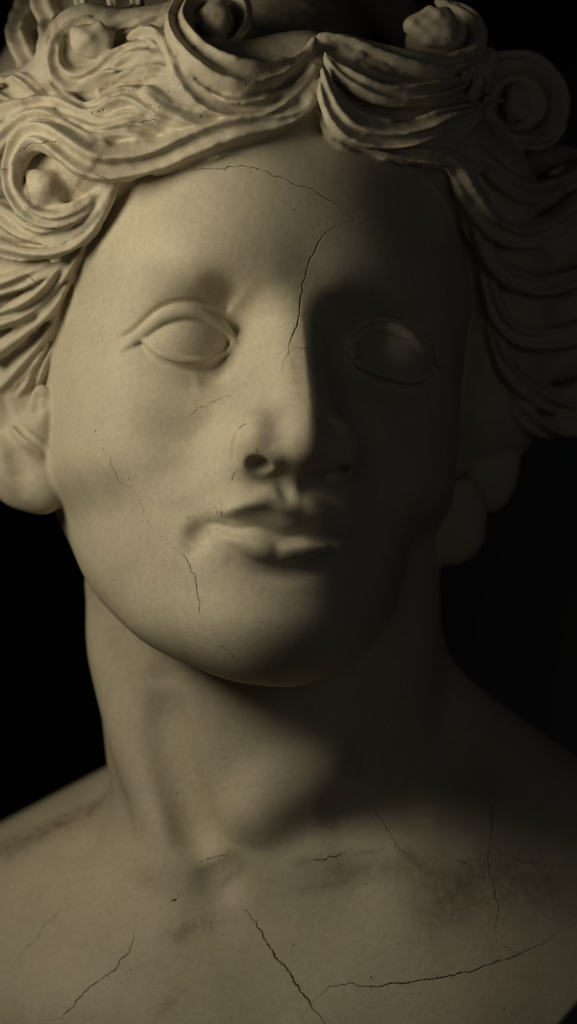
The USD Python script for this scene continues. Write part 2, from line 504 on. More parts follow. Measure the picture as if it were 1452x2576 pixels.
DETAIL = [
    Crease([(455, 1010), (445, 1130), (452, 1260)], form, 9, 90, 0.4),
    Crease([(290, 1010)], form, -10, 130),
    Crease([(530, 762), (575, 742), (605, 762)], form, 8, 58, 0.5),
    Crease([(340, 690), (450, 660), (560, 660), (620, 690)], form, -3, 60, 0.5),
    Crease([(490, 958), (540, 948), (580, 930)], form, 6, 30, 0.5),
    Crease([(522, 1328), (500, 1346), (482, 1378)], form, 20, 27, 0.4, -2),
    Crease([(548, 1304), (605, 1284), (655, 1267), (692, 1259), (722, 1273), (755, 1268), (800, 1290), (855, 1335)], form, -14, 26, 0.3),
    Crease([(528, 1320), (548, 1319), (584, 1326), (637, 1323), (667, 1330), (703, 1345), (733, 1349), (767, 1341), (803, 1345), (880, 1359)], form, 34, 20, 0.16),
    Crease([(455, 1010), (445, 1130), (452, 1260)], form, 9, 90, 0.4),
    Crease([(290, 1010)], form, -10, 130),
    Crease([(530, 762), (575, 742), (605, 762)], form, 8, 58, 0.5),
    Crease([(340, 690), (450, 660), (560, 660), (620, 690)], form, -3, 60, 0.5),
    Crease([(490, 958), (540, 948), (580, 930)], form, 6, 30, 0.5),
    Crease([(522, 1328), (500, 1346), (482, 1378)], form, 20, 27, 0.4, -2),
    Crease([(546, 1313), (600, 1306), (660, 1300), (712, 1312), (760, 1318), (815, 1330), (860, 1348)], form, 25, 17, 0.2, -18),
    Crease([(560, 1290), (610, 1276), (655, 1260), (690, 1252)], form, -5, 18, 0.35, -8),
    Crease([(455, 1010), (445, 1130), (452, 1260)], form, 9, 90, 0.4),
    Crease([(290, 1010)], form, -10, 130),
    Crease([(530, 762), (575, 742), (605, 762)], form, 8, 58, 0.5),
    Crease([(340, 690), (450, 660), (560, 660), (620, 690)], form, -3, 60, 0.5),
    Crease([(490, 958), (540, 948), (580, 930)], form, 6, 30, 0.5),
    Crease([(522, 1328), (500, 1346), (482, 1378)], form, 20, 27, 0.4, -2),
    Crease([(560, 1308), (620, 1302), (670, 1298), (712, 1312), (760, 1318), (815, 1330), (860, 1348)], form, 20, 18, 0.3, -20),
    Crease([(560, 1296), (610, 1280), (655, 1262), (690, 1254)], form, -5, 20, 0.35, -8),
    Crease([(752, 1262), (790, 1284), (840, 1318)], form, -4, 20, 0.35, -8),
    Crease([(510, 1318), (544, 1319), (584, 1331), (637, 1327), (667, 1333), (703, 1349), (733, 1353), (767, 1345), (803, 1349), (866, 1358), (885, 1360)], form, 14, 7, 0.2, 14),
    Crease([(697, 1352), (693, 1415)], form, 5, 20, 0.4, -10),
    Crease([(700, 1196), (711, 1235), (722, 1280)], form, 6, 14, 0.5, 0),
    Crease([(744, 1205), (744, 1250), (742, 1280)], form, -6, 12, 0.5),
    Crease([(890, 1366)], form, 7, 30),
    Crease([(585, 1412), (640, 1434), (700, 1442), (770, 1436), (830, 1415)], form, 13, 26, 0.5),
    Crease([(652, 1050), (602, 1078), (584, 1126), (592, 1166)], form, 9, 8, 0.2, 0),
    Crease([(600, 832), (560, 790), (500, 762), (455, 760), (412, 772), (368, 806), (335, 836), (300, 852)], form, 16, 8, 0.15, -2),
    Crease([(586, 862), (594, 874)], form, -14, 16, 0.3),
    Crease([(366, 852), (318, 882)], form, 5, 6, 0.3, -3),
    Crease([(876, 846), (915, 812), (962, 802), (1012, 814), (1056, 844), (1096, 890)], form, 9, 7, 0.2, -4),
    # neck and collar bones
    Crease([(225, 1480), (270, 1700), (330, 1900), (400, 2060), (500, 2190)], form, -52, 60),
    Crease([(400, 1720), (440, 1930), (490, 2080), (530, 2180)], form, 92, 50),
    Crease([(900, 1870), (760, 1960), (650, 2040), (590, 2130)], form, -60, 84),
    Crease([(558, 2208)], form, 27, 60),
    Crease([(650, 2200), (800, 2160), (1000, 2150), (1200, 2180)], form, -7, 55),
    Crease([(780, 2080), (950, 2050), (1100, 2050)], form, 14, 70),
    Crease([(100, 2190), (180, 2140), (270, 2090)], form, 22, 60, 0.4),
]


def skin(p):
    d = skin0(p)
    d = add_strokes(d, p, LIPS, 24)
    d = add_strokes(d, p, LIDS, 5)
    for c in DETAIL:
        i, e = c(p)
        d[i] = d[i] + e
    return d


def ear0(p):
    d = ell(p, px_at_z(62, 1172, 175), (98, 46, 114))
    d = smin(d, ell(p, px_at_z(112, 1235, 185), (52, 44, 58)), 40)
    d = smin(d, ell(p, px_at_z(40, 1010, 110), (110, 60, 130)), 50)
    return smin(d, ell(p, px_at_z(104, 1060, 215), (38, 40, 95)), 30)


eform = Proxy(lambda p: smin(skin0(p), ear0(p), 8))
EAR_DETAIL = [
    Crease([(5, 990), (20, 1036), (56, 1083), (101, 1117), (122, 1142), (130, 1185)], eform, 24, 9, 0.15),
    Crease([(26, 1058), (50, 1100), (95, 1138)], eform, -14, 18, 0.3),
    Crease([(-20, 1030), (10, 1075), (45, 1130), (70, 1190)], eform, 14, 22, 0.3),
    Crease([(-30, 1090), (0, 1150), (30, 1215), (70, 1255)], eform, -12, 20, 0.3),
    Crease([(100, 985), (94, 1012), (93, 1048)], eform, 30, 12, 0.2),
    Crease([(117, 995), (114, 1030)], eform, 16, 8, 0.2),
    Crease([(20, 1130), (40, 1180), (44, 1215)], eform, 6, 26, 0.3),
]


def ear(p):
    d = ear0(p)
    for c in EAR_DETAIL:
        i, e = c(p)
        d[i] = d[i] + e
    return d


def ear_right(p):
    d = ell(p, px_at_z(1172, 1300, 160), (52, 50, 98))
    d = smin(d, ell(p, px_at_z(1120, 1320, 140), (80, 60, 110)), 60)
    return smin(d, ell(p, px_at_z(1235, 1130, 110), (80, 60, 170)), 70)


# ------------------------------------------------------------------ the hair
ROLL_PTS = [(-575, -190, 20), (-590, 0, 90), (-565, 240, 240), (-470, 490, 440), (-270, 645, 600), (0, 675, 645), (270, 645, 600), (520, 520, 410), (650, 300, 240), (680, 0, 90), (660, -190, 20)]
ROLL_R = [45, 75, 105, 135, 145, 138, 145, 155, 145, 140, 70]


CURLS = [to_head(px_at_z(u, v, z)[None])[0].tolist() + [r] for u, v, z, r in ((540, 75, 590, 84), (225, 115, 430, 92), (112, 460, 400, 84), (1112, 105, 590, 80), (1300, 255, 380, 108), (1400, 520, 250, 150), (1400, 800, 150, 150), (60, 320, 260, 130), (20, 620, 200, 110))]


def hair_mass(p):
    q = to_head(p)
    d = ell(q, (50, 250, -400), (830, 1150, 760))
    d = smin(d, ell(q, (0, 300, -110), (600, 900, 735)), 60)
    d = smax(d, -230 - q[:, 1], 100)
    for a, b, ra, rb in zip(ROLL_PTS[:-1], ROLL_PTS[1:], ROLL_R[:-1], ROLL_R[1:]):
        d = smin(d, cone(q, a, b, ra, rb), 50)
    for x, y, z, r in CURLS:
        d = smin(d, ell(q, (x, y, z - 10), (r * 1.15, r * 1.15, r * 0.75)), 60)
    d = smin(d, cone(q, CURLS[1][:3], CURLS[0][:3], 80, 85), 60)
    d = smin(d, cone(q, CURLS[1][:3], CURLS[7][:3], 80, 110), 60)
    return smax(d, p[:, 1] - 1240, 10)


hform = Proxy(lambda p: smin(skin0(p), hair_mass(p), 20))

LOCKS = {}


def lock(key, rows, high=0.95, lift=0.15, strands=1.5, groove=12.0, over=0.0):
    LOCKS[key] = Stroke(rows, hform, high, lift, strands, groove, phase=1.7 * len(LOCKS), name=key, over=over, sig=7, front=11)


lock('a1', [(793, 240, 12), (740, 290, 20), (650, 318, 42), (560, 340, 52), (470, 362, 52), (390, 385, 50), (330, 396, 52), (280, 405, 55), (235, 400, 56), (190, 372, 52), (140, 352, 46), (95, 362, 40), (60, 398, 34), (42, 440, 31), (48, 485, 30), (78, 522, 30), (122, 542, 30), (175, 532, 28), (222, 504, 20), (242, 482, 10)], strands=2, over=16)
lock('a2', [(300, 440, 16), (262, 490, 26), (215, 548, 30), (160, 585, 32), (100, 590, 32), (40, 566, 30), (-20, 530, 28), (-80, 490, 26)])
lock('a3', [(285, 470, 10), (240, 548, 22), (180, 610, 27), (110, 634, 29), (40, 630, 29), (-40, 608, 28)], over=22)
lock('a4', [(215, 600, 8), (150, 655, 22), (80, 690, 27), (10, 712, 28), (-60, 725, 28)])
lock('a5', [(262, 520, 8), (215, 600, 20), (165, 668, 25), (110, 730, 27), (50, 780, 28), (-20, 820, 28)])
lock('a6', [(228, 575, 6), (185, 665, 15), (150, 735, 21), (105, 795, 25), (50, 848, 26), (-15, 893, 26)])
lock('a7', [(165, 738, 6), (140, 802, 15), (110, 858, 21), (70, 908, 25), (25, 953, 26), (-20, 988, 24)])
lock('a8', [(140, 830, 6), (127, 882, 14), (100, 932, 22), (62, 982, 25), (28, 1012, 16)])
lock('b1', [(450, 165, 16), (404, 140, 26), (345, 140, 32), (285, 165, 34), (225, 195, 36), (178, 198, 34), (146, 170, 28), (138, 130, 24), (150, 95, 20), (180, 66, 16), (225, 50, 10)])
lock('b2', [(450, 195, 14), (390, 168, 26), (330, 184, 32), (260, 216, 34), (200, 240, 31), (160, 228, 20), (140, 203, 12)])
lock('b3', [(132, 185, 12), (146, 235, 20), (180, 267, 23), (225, 282, 25), (265, 273, 26), (300, 251, 26), (340, 243, 26), (380, 263, 26), (420, 292, 24), (480, 312, 20), (560, 305, 14)])
lock('b4', [(-60, 300, 30), (20, 285, 34), (80, 270, 32), (130, 270, 30), (180, 288, 28), (225, 310, 26), (265, 320, 25), (320, 300, 26), (370, 302, 26), (430, 332, 24), (520, 345, 16)])
lock('b5', [(-60, 400, 26), (-5, 354, 28), (40, 320, 30), (95, 305, 30), (150, 315, 30), (200, 340, 28), (250, 352, 26), (310, 338, 24), (370, 342, 24), (450, 357, 16)])
lock('b0', [(490, 225, 16), (455, 180, 24), (428, 132, 27), (400, 97, 26), (360, 88, 22), (326, 98, 12)])
lock('c1', [(798, 105, 12), (750, 150, 17), (690, 183, 38), (610, 197, 60), (540, 182, 60), (482, 137, 52), (455, 75, 42), (475, 25, 36), (525, -3, 34), (585, 8, 30), (615, 47, 24), (602, 86, 18), (570, 106, 10)], strands=2, groove=13)
lock('c2', [(797, 165, 10), (755, 217, 16), (690, 257, 30), (610, 268, 35), (540, 257, 34), (490, 227, 30), (455, 187, 24), (440, 150, 16)])
lock('c3', [(796, 212, 10), (750, 258, 15), (680, 288, 28), (600, 302, 32), (520, 302, 30), (450, 287, 26), (400, 257, 22), (370, 227, 14)])
lock('e1', [(110, -60, 40), (90, 40, 44), (75, 110, 40), (75, 170, 30), (92, 205, 18)], over=0)
lock('e2', [(165, -60, 30), (140, 30, 34), (125, 90, 32), (130, 150, 22)], over=4)
lock('e3', [(215, -60, 18), (205, 10, 17), (197, 60, 12)], over=4)
lock('e4', [(-60, 230, 22), (20, 207, 22), (70, 217, 24), (100, 245, 22), (120, 264, 10)], over=4)
lock('e5', [(-60, 235, 18), (10, 258, 19), (52, 282, 10)], over=4)
lock('f1', [(232, 62, 12), (290, 42, 16), (350, 17, 17), (420, -25, 17), (480, -60, 14)], over=4)
lock('f2', [(240, 36, 10), (300, 10, 14), (360, -22, 15), (420, -50, 14)], over=4)
lock('f3', [(262, 88, 8), (330, 64, 12), (420, 27, 13), (490, -10, 12), (560, -40, 10)], over=4)
lock('d1', [(803, 97, 9), (840, 112, 24), (900, 142, 32), (970, 167, 36), (1050, 182, 38), (1120, 177, 34), (1172, 150, 27), (1192, 105, 23), (1180, 60, 20), (1147, 30, 17), (1095, 14, 10)], strands=2, over=10)
lock('d2', [(803, 132, 9), (835, 182, 24), (890, 217, 32), (960, 242, 34), (1030, 247, 34), (1100, 237, 30), (1165, 222, 18), (1225, 225, 6)], strands=2, over=26)
lock('d3', [(799, 168, 10), (815, 237, 30), (850, 290, 40), (910, 320, 42), (980, 330, 40), (1050, 320, 36), (1110, 295, 28), (1170, 280, 16), (1230, 275, 6)], strands=2, over=30)
lock('d4', [(797, 245, 8), (815, 312, 17), (860, 352, 20), (930, 376, 21), (1000, 387, 23), (1070, 390, 25), (1150, 410, 20), (1230, 440, 8)])
lock('d5', [(1130, 335, 20), (1180, 292, 34), (1203, 235, 36), (1235, 183, 34), (1290, 163, 32), (1350, 178, 34), (1392, 235, 34), (1392, 302, 34), (1350, 352, 32), (1290, 358, 27), (1245, 326, 16)])
lock('d6', [(1090, 372, 8), (1150, 425, 28), (1190, 500, 38), (1230, 560, 38), (1290, 592, 36), (1360, 582, 36), (1420, 542, 36), (1490, 500, 36)])
lock('d7', [(1190, 390, 26), (1250, 442, 34), (1310, 482, 34), (1380, 472, 36), (1470, 430, 36)])
lock('d8', [(1150, 475, 12), (1190, 572, 26), (1230, 652, 30), (1290, 702, 32), (1360, 722, 34), (1470, 700, 36)])
lock('d9', [(1208, 645, 12), (1235, 742, 24), (1275, 822, 28), (1340, 852, 32), (1470, 830, 34)])
lock('d10', [(1233, 805, 10), (1265, 902, 24), (1310, 972, 30), (1380, 1002, 36), (1470, 980, 36)])
lock('d11', [(1290, 990, 20), (1340, 1060, 36), (1420, 1062, 40), (1490, 1030, 40)])

KNOBS = {}


def knob(key, u, v, ru, rv, out, tilt=0.0, deep=None):
    P, N = hform.at([(u, v)])
    n = N[0] * 0.5 + np.array([0, -0.5, 0])
    n /= np.linalg.norm(n)
    x = np.cross([0, 0, 1.0], -n); x = np.array([1.0, 0, 0]) - n[0] * n; x /= np.linalg.norm(x)
    y = np.cross(x, n); y = y if y[2] > 0 else -y
    c, s_ = math.cos(tilt), math.sin(tilt)
    KNOBS[key] = (P[0] + n * out, (ru, rv, deep or 0.8 * min(ru, rv)), np.stack([c * x + s_ * y, c * y - s_ * x, n], 1))


knob('a1', 112, 474, 60, 52, 2, -0.7)
knob('b1', 230, 98, 62, 47, 20)
knob('c1', 540, 58, 36, 56, 26)
knob('d1', 1088, 78, 72, 48, 48)
knob('d5', 1297, 256, 36, 56, 12)
PITS = [Crease([(112, 474)], hform, 12, 60, depth=-10), Crease([(537, 58)], hform, 12, 70, depth=-10), Crease([(1297, 256)], hform, 12, 70, depth=-10), Crease([(210, 120)], hform, 16, 60, depth=-10)]


VALLEYS = [([(410, 140), (373, 178), (310, 203), (265, 238), (228, 262)], 24, 17), ([(435, 285), (405, 325), (350, 322)], 14, 20), ([(448, 165), (480, 222), (560, 260), (690, 248), (780, 195)], 18, 15),
           ([(801, 95), (797, 200), (795, 325)], 12, 12), ([(-10, 315), (60, 297), (130, 287), (190, 312)], 16, 14), ([(10, 192), (70, 238), (130, 262)], 22, 15), ([(132, 165), (110, 110), (95, 55)], 26, 15),
           ([(806, 205), (840, 262), (900, 292), (1010, 296)], 18, 14), ([(806, 132), (860, 182), (950, 213), (1070, 222)], 16, 14), ([(240, 500), (180, 588), (90, 612), (-10, 600)], 18, 15), ([(215, 590), (140, 650), (40, 668), (-20, 668)], 22, 16),
           ([(170, 680), (90, 752), (0, 800)], 18, 14), ([(118, 800), (50, 880), (0, 920)], 18, 14), ([(640, 285), (540, 292), (450, 280)], 14, 13), ([(720, 130), (640, 150), (560, 140)], 12, 13)]
PITS += [Crease(r, hform, a, w, 0.35, -26) for r, a, w in VALLEYS]


def knob_d(p, key):
    c, r, R = KNOBS[key]
    if far(p, c - 150, c + 150):
        return NONE, np.zeros(0)
    idx = np.flatnonzero((np.abs(p - c) < 150).all(1))
    q = p[idx]
    bump = 9.0 * (meshkit.noise(q / 24.0, seed=len(key) + int(abs(c[0]))) - 0.5) + 26.0 * (meshkit.noise(q / 52.0, seed=9 + int(abs(c[2]))) - 0.5)
    return idx, ell(q, c, r, R) + bump


def hair(p):
    mass = hair_mass(p)
    d = add_strokes(mass.copy(), p, LOCKS.values(), 12)
    i = np.flatnonzero(np.abs(d) < 14)
    if len(i):
        r = p[i] * [1, 0.6, 1]
        d[i] += np.clip((mass[i] - d[i] + 4) / 10, 0, 1) * (11.0 * (meshkit.noise(r / 62.0, seed=21) - 0.5) + 6.0 * (meshkit.noise(r / 27.0, seed=22) - 0.5) + 2.2 * (meshkit.noise(r / 12.0, seed=23) - 0.5))
    for c in PITS:
        i, e = c(p)
        d[i] += e
    for key in KNOBS:
        i, e = knob_d(p, key)
        d[i] = smin(d[i], e, 18)
    return d


def whole(p):
    d = smin(skin(p), smin(ear(p), ear_right(p), 10), 14)
    return smin(d, hair(p), 7)


def label(p):
    """Which piece each point belongs to: 0 the figure, 1 the hair behind the locks, then locks, then curl centres."""
    ds = [np.minimum(skin(p), np.minimum(ear(p), ear_right(p))), hair_mass(p) + 3]
    for st in LOCKS.values():
        e = np.full(len(p), 1e3)
        i, x = st(p, e)
        e[i] = x
        ds.append(e)
    for key in KNOBS:
        e = np.full(len(p), 1e3)
        i, x = knob_d(p, key)
        e[i] = x
        ds.append(e)
    return np.argmin(ds, 0)


VOL = blocks(whole, LO, HI, H)
V, Q = nets(VOL, LO, H)
del VOL
V, ADJ = smooth_mesh(V, Q, 2)
TRI = np.vstack([Q[:, [0, 1, 2]], Q[:, [0, 2, 3]]])
VN = np.array(trimesh.Trimesh(V, TRI, process=False).vertex_normals)


def refine(ids):
    """Moves vertices onto the true surface and takes their normals from the field's gradient."""
    tet = np.array([(1, -1, -1), (-1, -1, 1), (-1, 1, -1), (1, 1, 1)], float)
    f = np.stack([whole(V[ids] + 1.6 * t) for t in tet], 1)
    g = f @ tet / 6.4
    ln = np.linalg.norm(g, axis=1)
    good = (ln > 0.35) & (np.abs(f.mean(1)) < 1.6) & ((g * VN[ids]).sum(1) > 0.3 * ln)
    ids, g, f, ln = ids[good], g[good], f[good].mean(1), ln[good]
    V[ids] -= g * (np.clip(f, -2.5, 2.5) / ln ** 2)[:, None] * 0.9
    VN[ids] = g / ln[:, None]


SEEN = np.flatnonzero((VN[:, 1] < 0.12) & (np.abs(V[:, 0]) < 770) & (V[:, 2] > -1400) & (V[:, 2] < 1400))
cell = np.floor((V[SEEN] - LO) / 200).astype(int) @ np.array([10000, 100, 1])
SEEN = SEEN[np.argsort(cell, kind='stable')]
cuts = np.flatnonzero(np.r_[True, np.diff(np.sort(cell)) != 0, True])
with ThreadPoolExecutor(4) as ex_:
    list(ex_.map(lambda se: refine(SEEN[se[0]:se[1]]), zip(cuts[:-1], cuts[1:])))
VN = VN + ADJ @ VN
VN = VN + ADJ @ VN
VN /= np.maximum(np.linalg.norm(VN, axis=1, keepdims=True), 1e-9)

# ---- OUTPUT
#DUMP
N_ = VN
final = trimesh.Trimesh(V, TRI, process=False)
RAY = trimesh.ray.ray_pyembree.RayMeshIntersector(final)
rng = np.random.default_rng(11)


def on_surface(uv):
    d = np.stack([uv[:, 0] - 726, np.full(len(uv), DIST), 1288 - uv[:, 1]], 1)
    d /= np.linalg.norm(d, axis=1, keepdims=True)
    loc, ri, ti = RAY.intersects_location(np.tile([0, -DIST, 0.0], (len(d), 1)), d, multiple_hits=False)
    return loc, ri


# cracks: (points, half width, depth)
CRACKS = [
    ([(300, 312), (365, 308), (425, 305)], 1.2, 3),
    ([(30, 392), (75, 365), (120, 352), (175, 368)], 1.5, 4),
    ([(-5, 432), (20, 425)], 1.4, 3), ([(240, 432), (262, 445), (285, 458)], 1.2, 3), ([(57, 682), (75, 695), (92, 712)], 1.7, 5),
    ([(425, 425), (520, 428), (590, 418), (660, 428), (710, 442), (760, 468), (810, 488), (850, 520), (890, 548), (940, 572)], 1.4, 4),
    ([(888, 549), (830, 580), (800, 605), (780, 660), (766, 710), (758, 770), (745, 830), (728, 870), (712, 905), (703, 942)], 1.8, 5),
    ([(728, 872), (785, 876)], 1.0, 3), ([(612, 965), (580, 995), (500, 1027), (450, 1056)], 1.0, 1.6),
    ([(240, 1085), (270, 1140), (300, 1205), (330, 1225), (355, 1262), (362, 1295), (388, 1342), (432, 1376)], 1.0, 2), ([(430, 1375), (468, 1405), (488, 1445), (496, 1495), (502, 1540), (520, 1585)], 1.6, 4),
    ([(545, 1610), (570, 1635), (600, 1665)], 1.0, 2),
    ([(635, 1058), (612, 1070), (597, 1085)], 1.2, 3), ([(595, 1168), (590, 1195), (578, 1222)], 1.0, 2),
    ([(500, 2170), (545, 2158), (590, 2152)], 1.2, 3),
    ([(620, 2285), (650, 2335), (690, 2395), (715, 2425), (750, 2480), (785, 2535), (822, 2580)], 2.6, 8),
    ([(347, 2300), (338, 2355), (325, 2395), (285, 2440), (225, 2480), (190, 2520), (150, 2562), (95, 2575)], 1.6, 4),
    ([(190, 2235), (120, 2325), (60, 2395), (20, 2450)], 1.0, 2),
    ([(758, 2578), (785, 2525), (830, 2485), (880, 2477), (950, 2482), (1040, 2472), (1150, 2452), (1280, 2412), (1380, 2365), (1452, 2300)], 1.6, 5),
    ([(930, 1870), (912, 1905), (908, 1970)], 1.5, 4), ([(932, 2025), (965, 2075), (998, 2125), (1045, 2170)], 1.8, 5),
    ([(1237, 1930), (1228, 2010), (1240, 2060), (1232, 2135), (1225, 2165), (1245, 2230), (1255, 2300), (1253, 2375)], 1.5, 4), ([(1235, 2145), (1300, 2165), (1375, 2182)], 1.4, 4),
    ([(1253, 2375), (1330, 2405)], 0.9, 2), ([(1038, 1640), (1020, 1740), (985, 1810), (930, 1868)], 1.2, 3), ([(155, 735), (162, 748)], 1.8, 4),
    ([(775, 2165), (830, 2158), (880, 2146)], 2.0, 3), ([(535, 1272), (548, 1295)], 1.6, 3), ([(553, 1282), (560, 1298)], 2.2, 4), ([(643, 1128), (652, 1142)], 2.0, 3), ([(668, 1132), (664, 1144)], 1.2, 2),
    ([(430, 2268), (445, 2258)], 3.0, 3), ([(447, 2243), (453, 2258)], 1.4, 2), ([(1000, 2475), (1030, 2468)], 2.6, 4), ([(1150, 2165), (1170, 2170), (1182, 2190)], 2.0, 4),
]
PITS_AT = [(240, 1085, 3), (259, 1108, 2), (296, 1205, 2.5), (299, 1218, 1.5), (487, 120, 8), (375, 120, 7), (452, 213, 4), (250, 281, 3.5), (261, 277, 4.5), (232, 283, 3), (403, 270, 3), (620, 213, 3), (508, 293, 3), (588, 262, 3), (603, 262, 3), (380, 265, 2.5),
           (1155, 248, 5), (1140, 285, 5), (1195, 262, 3), (1125, 99, 3), (1160, 106, 3), (988, 343, 2.5), (930, 85, 2), (307, 2000, 2), (447, 455, 2), (348, 460, 2), (785, 2540, 2), (40, 570, 2), (330, 1100, 1.8), (610, 1400, 1.5), (935, 2460, 3), (1270, 2540, 2.5), (1140, 2460, 2.5), (740, 2380, 2.5), (735, 2395, 2), (320, 1640, 1.5)]
cp_, cw_, ca_, cuv = [], [], [], []
for row, w, dep in CRACKS:
    r = np.asarray(row, float)
    L = np.r_[0, np.cumsum(np.linalg.norm(np.diff(r, axis=0), axis=1))]
    s_ = np.arange(0, L[-1], 1.0)
    uv = np.stack([np.interp(s_, L, r[:, 0]), np.interp(s_, L, r[:, 1])], 1)
    jit = sum(a * (meshkit.noise(np.stack([s_ / f, np.full(len(s_), 3.1 * k + L[-1]), np.zeros(len(s_))], 1), seed=k) - 0.5) for k, (f, a) in enumerate(((40, 9), (14, 6), (5, 2.6))))
    g = np.gradient(uv, axis=0); g /= np.linalg.norm(g, axis=1, keepdims=True)
    uv = uv + np.stack([-g[:, 1], g[:, 0]], 1) * jit[:, None]
    cuv.append(uv)
    loc, ri = on_surface(uv)
    thin = np.clip(np.minimum(s_, L[-1] - s_) / (0.25 * L[-1]), 0.25, 1)[ri] * (0.55 + 0.75 * meshkit.noise(np.stack([s_ / 11, s_ * 0 + w, s_ * 0], 1), seed=5))[ri]
    cp_.append(loc); cw_.append(0.66 * w * np.clip(thin, 0.5, 1.2)); ca_.append(dep * thin)
pit = [(u, v, r) for u, v, r in PITS_AT] + [(u, v, 0.8 + 1.7 * t ** 4) for u, v, t in zip(rng.uniform(0, 1452, 620), rng.uniform(150, 2576, 620), rng.uniform(0, 1, 620))]
along = np.vstack(cuv)
for k in rng.choice(len(along), 420, replace=False):      # chipped lips of the cracks
    pit.append((along[k, 0] + rng.normal(0, 2.2), along[k, 1] + rng.normal(0, 2.2), 0.8 + 2.2 * rng.uniform() ** 3))
pit = np.array(pit)
loc, ri = on_surface(pit[:, :2])
cp_.append(loc); cw_.append(pit[ri, 2] * 0.8); ca_.append(pit[ri, 2] * 0.8)
CP, CW, CA = np.vstack(cp_), np.hstack(cw_), np.hstack(ca_)

# split finer beside the cracks and pits, so that they can be cut into the surface
near = cKDTree(CP).query(V[TRI].mean(1), distance_upper_bound=11)[0] < 11
F1, F0 = TRI[near], TRI[~near]
own = np.r_[np.flatnonzero(~near), np.repeat(np.flatnonzero(near), 16)]
vv, nn, ff = V, N_, F1
for _ in range(2):
    e = np.sort(np.vstack([ff[:, [0, 1]], ff[:, [1, 2]], ff[:, [2, 0]]]), 1)
    u_, inv = np.unique(e, axis=0, return_inverse=True)
    inv = inv.reshape(3, -1) + len(vv)
    vv = np.vstack([vv, vv[u_].mean(1)])
    nm = nn[u_].sum(1)
    nn = np.vstack([nn, nm / np.maximum(np.linalg.norm(nm, axis=1, keepdims=True), 1e-9)])
    a, b, c = ff.T
    ab, bc, ca = inv
    ff = np.stack([np.stack([a, ab, ca], 1), np.stack([ab, b, bc], 1), np.stack([ca, bc, c], 1), np.stack([ab, bc, ca], 1)], 1).reshape(-1, 3)
FACES = np.vstack([F0, ff])
MID = V[Q].mean(1)
cell = np.floor((MID - LO) / 200).astype(int) @ np.array([10000, 100, 1])
order = np.argsort(cell, kind='stable')
cuts = np.flatnonzero(np.r_[True, np.diff(cell[order]) != 0, True])
LAB = np.zeros(len(MID), int)
with ThreadPoolExecutor(4) as ex_:
    for se, lb in zip(zip(cuts[:-1], cuts[1:]), ex_.map(lambda se: label(MID[order[se[0]:se[1]]]), zip(cuts[:-1], cuts[1:]))):
        LAB[order[se[0]:se[1]]] = lb
LAB = np.r_[LAB, LAB]
adj = final.face_adjacency
for _ in range(3):                                     # a lock is one piece: scraps cut off by a lock in front go to their neighbour
    same = adj[LAB[adj[:, 0]] == LAB[adj[:, 1]]]
    n, comp = sparse.csgraph.connected_components(sparse.csr_matrix((np.ones(len(same), np.int8), (same[:, 0], same[:, 1])), shape=(len(LAB),) * 2), directed=False)
    size = np.bincount(comp)
    lab_of = np.zeros(n, int); lab_of[comp] = LAB
    order = np.lexsort((-size, lab_of))
    main = np.zeros(n, bool); main[order[np.r_[True, np.diff(lab_of[order]) != 0]]] = True
    diff = adj[LAB[adj[:, 0]] != LAB[adj[:, 1]]]
    diff = np.vstack([diff, diff[:, ::-1]])
    diff = diff[~main[comp[diff[:, 0]]] & main[comp[diff[:, 1]]]]
    new = lab_of.copy(); new[comp[diff[:, 0]]] = LAB[diff[:, 1]]
    LAB = new[comp]
LAB = LAB[own]
dist, k = cKDTree(CP).query(vv, distance_upper_bound=9)
hit = np.flatnonzero(np.isfinite(dist))
k, r = k[hit], dist[hit]
f_ = CA[k] * np.exp(-(r / CW[k]) ** 2)
dirv = (vv[hit] - CP[k]) / np.maximum(r, 1e-6)[:, None]
nrm = nn[hit] - dirv * (2 * r / CW[k] ** 2 * f_)[:, None] * 0.8
base_n = nn[hit].copy()
nn[hit] = nrm / np.linalg.norm(nrm, axis=1, keepdims=True)
vv[hit] -= base_n * f_[:, None]
DIRT = np.zeros(len(vv)); DIRT[hit] = np.clip(0.85 * np.exp(-(r / (CW[k] * 1.15)) ** 2), 0, 1) * np.clip(CA[k] / 2.5, 0, 1) * np.where(CW[k] > 3, 0.25, 1)

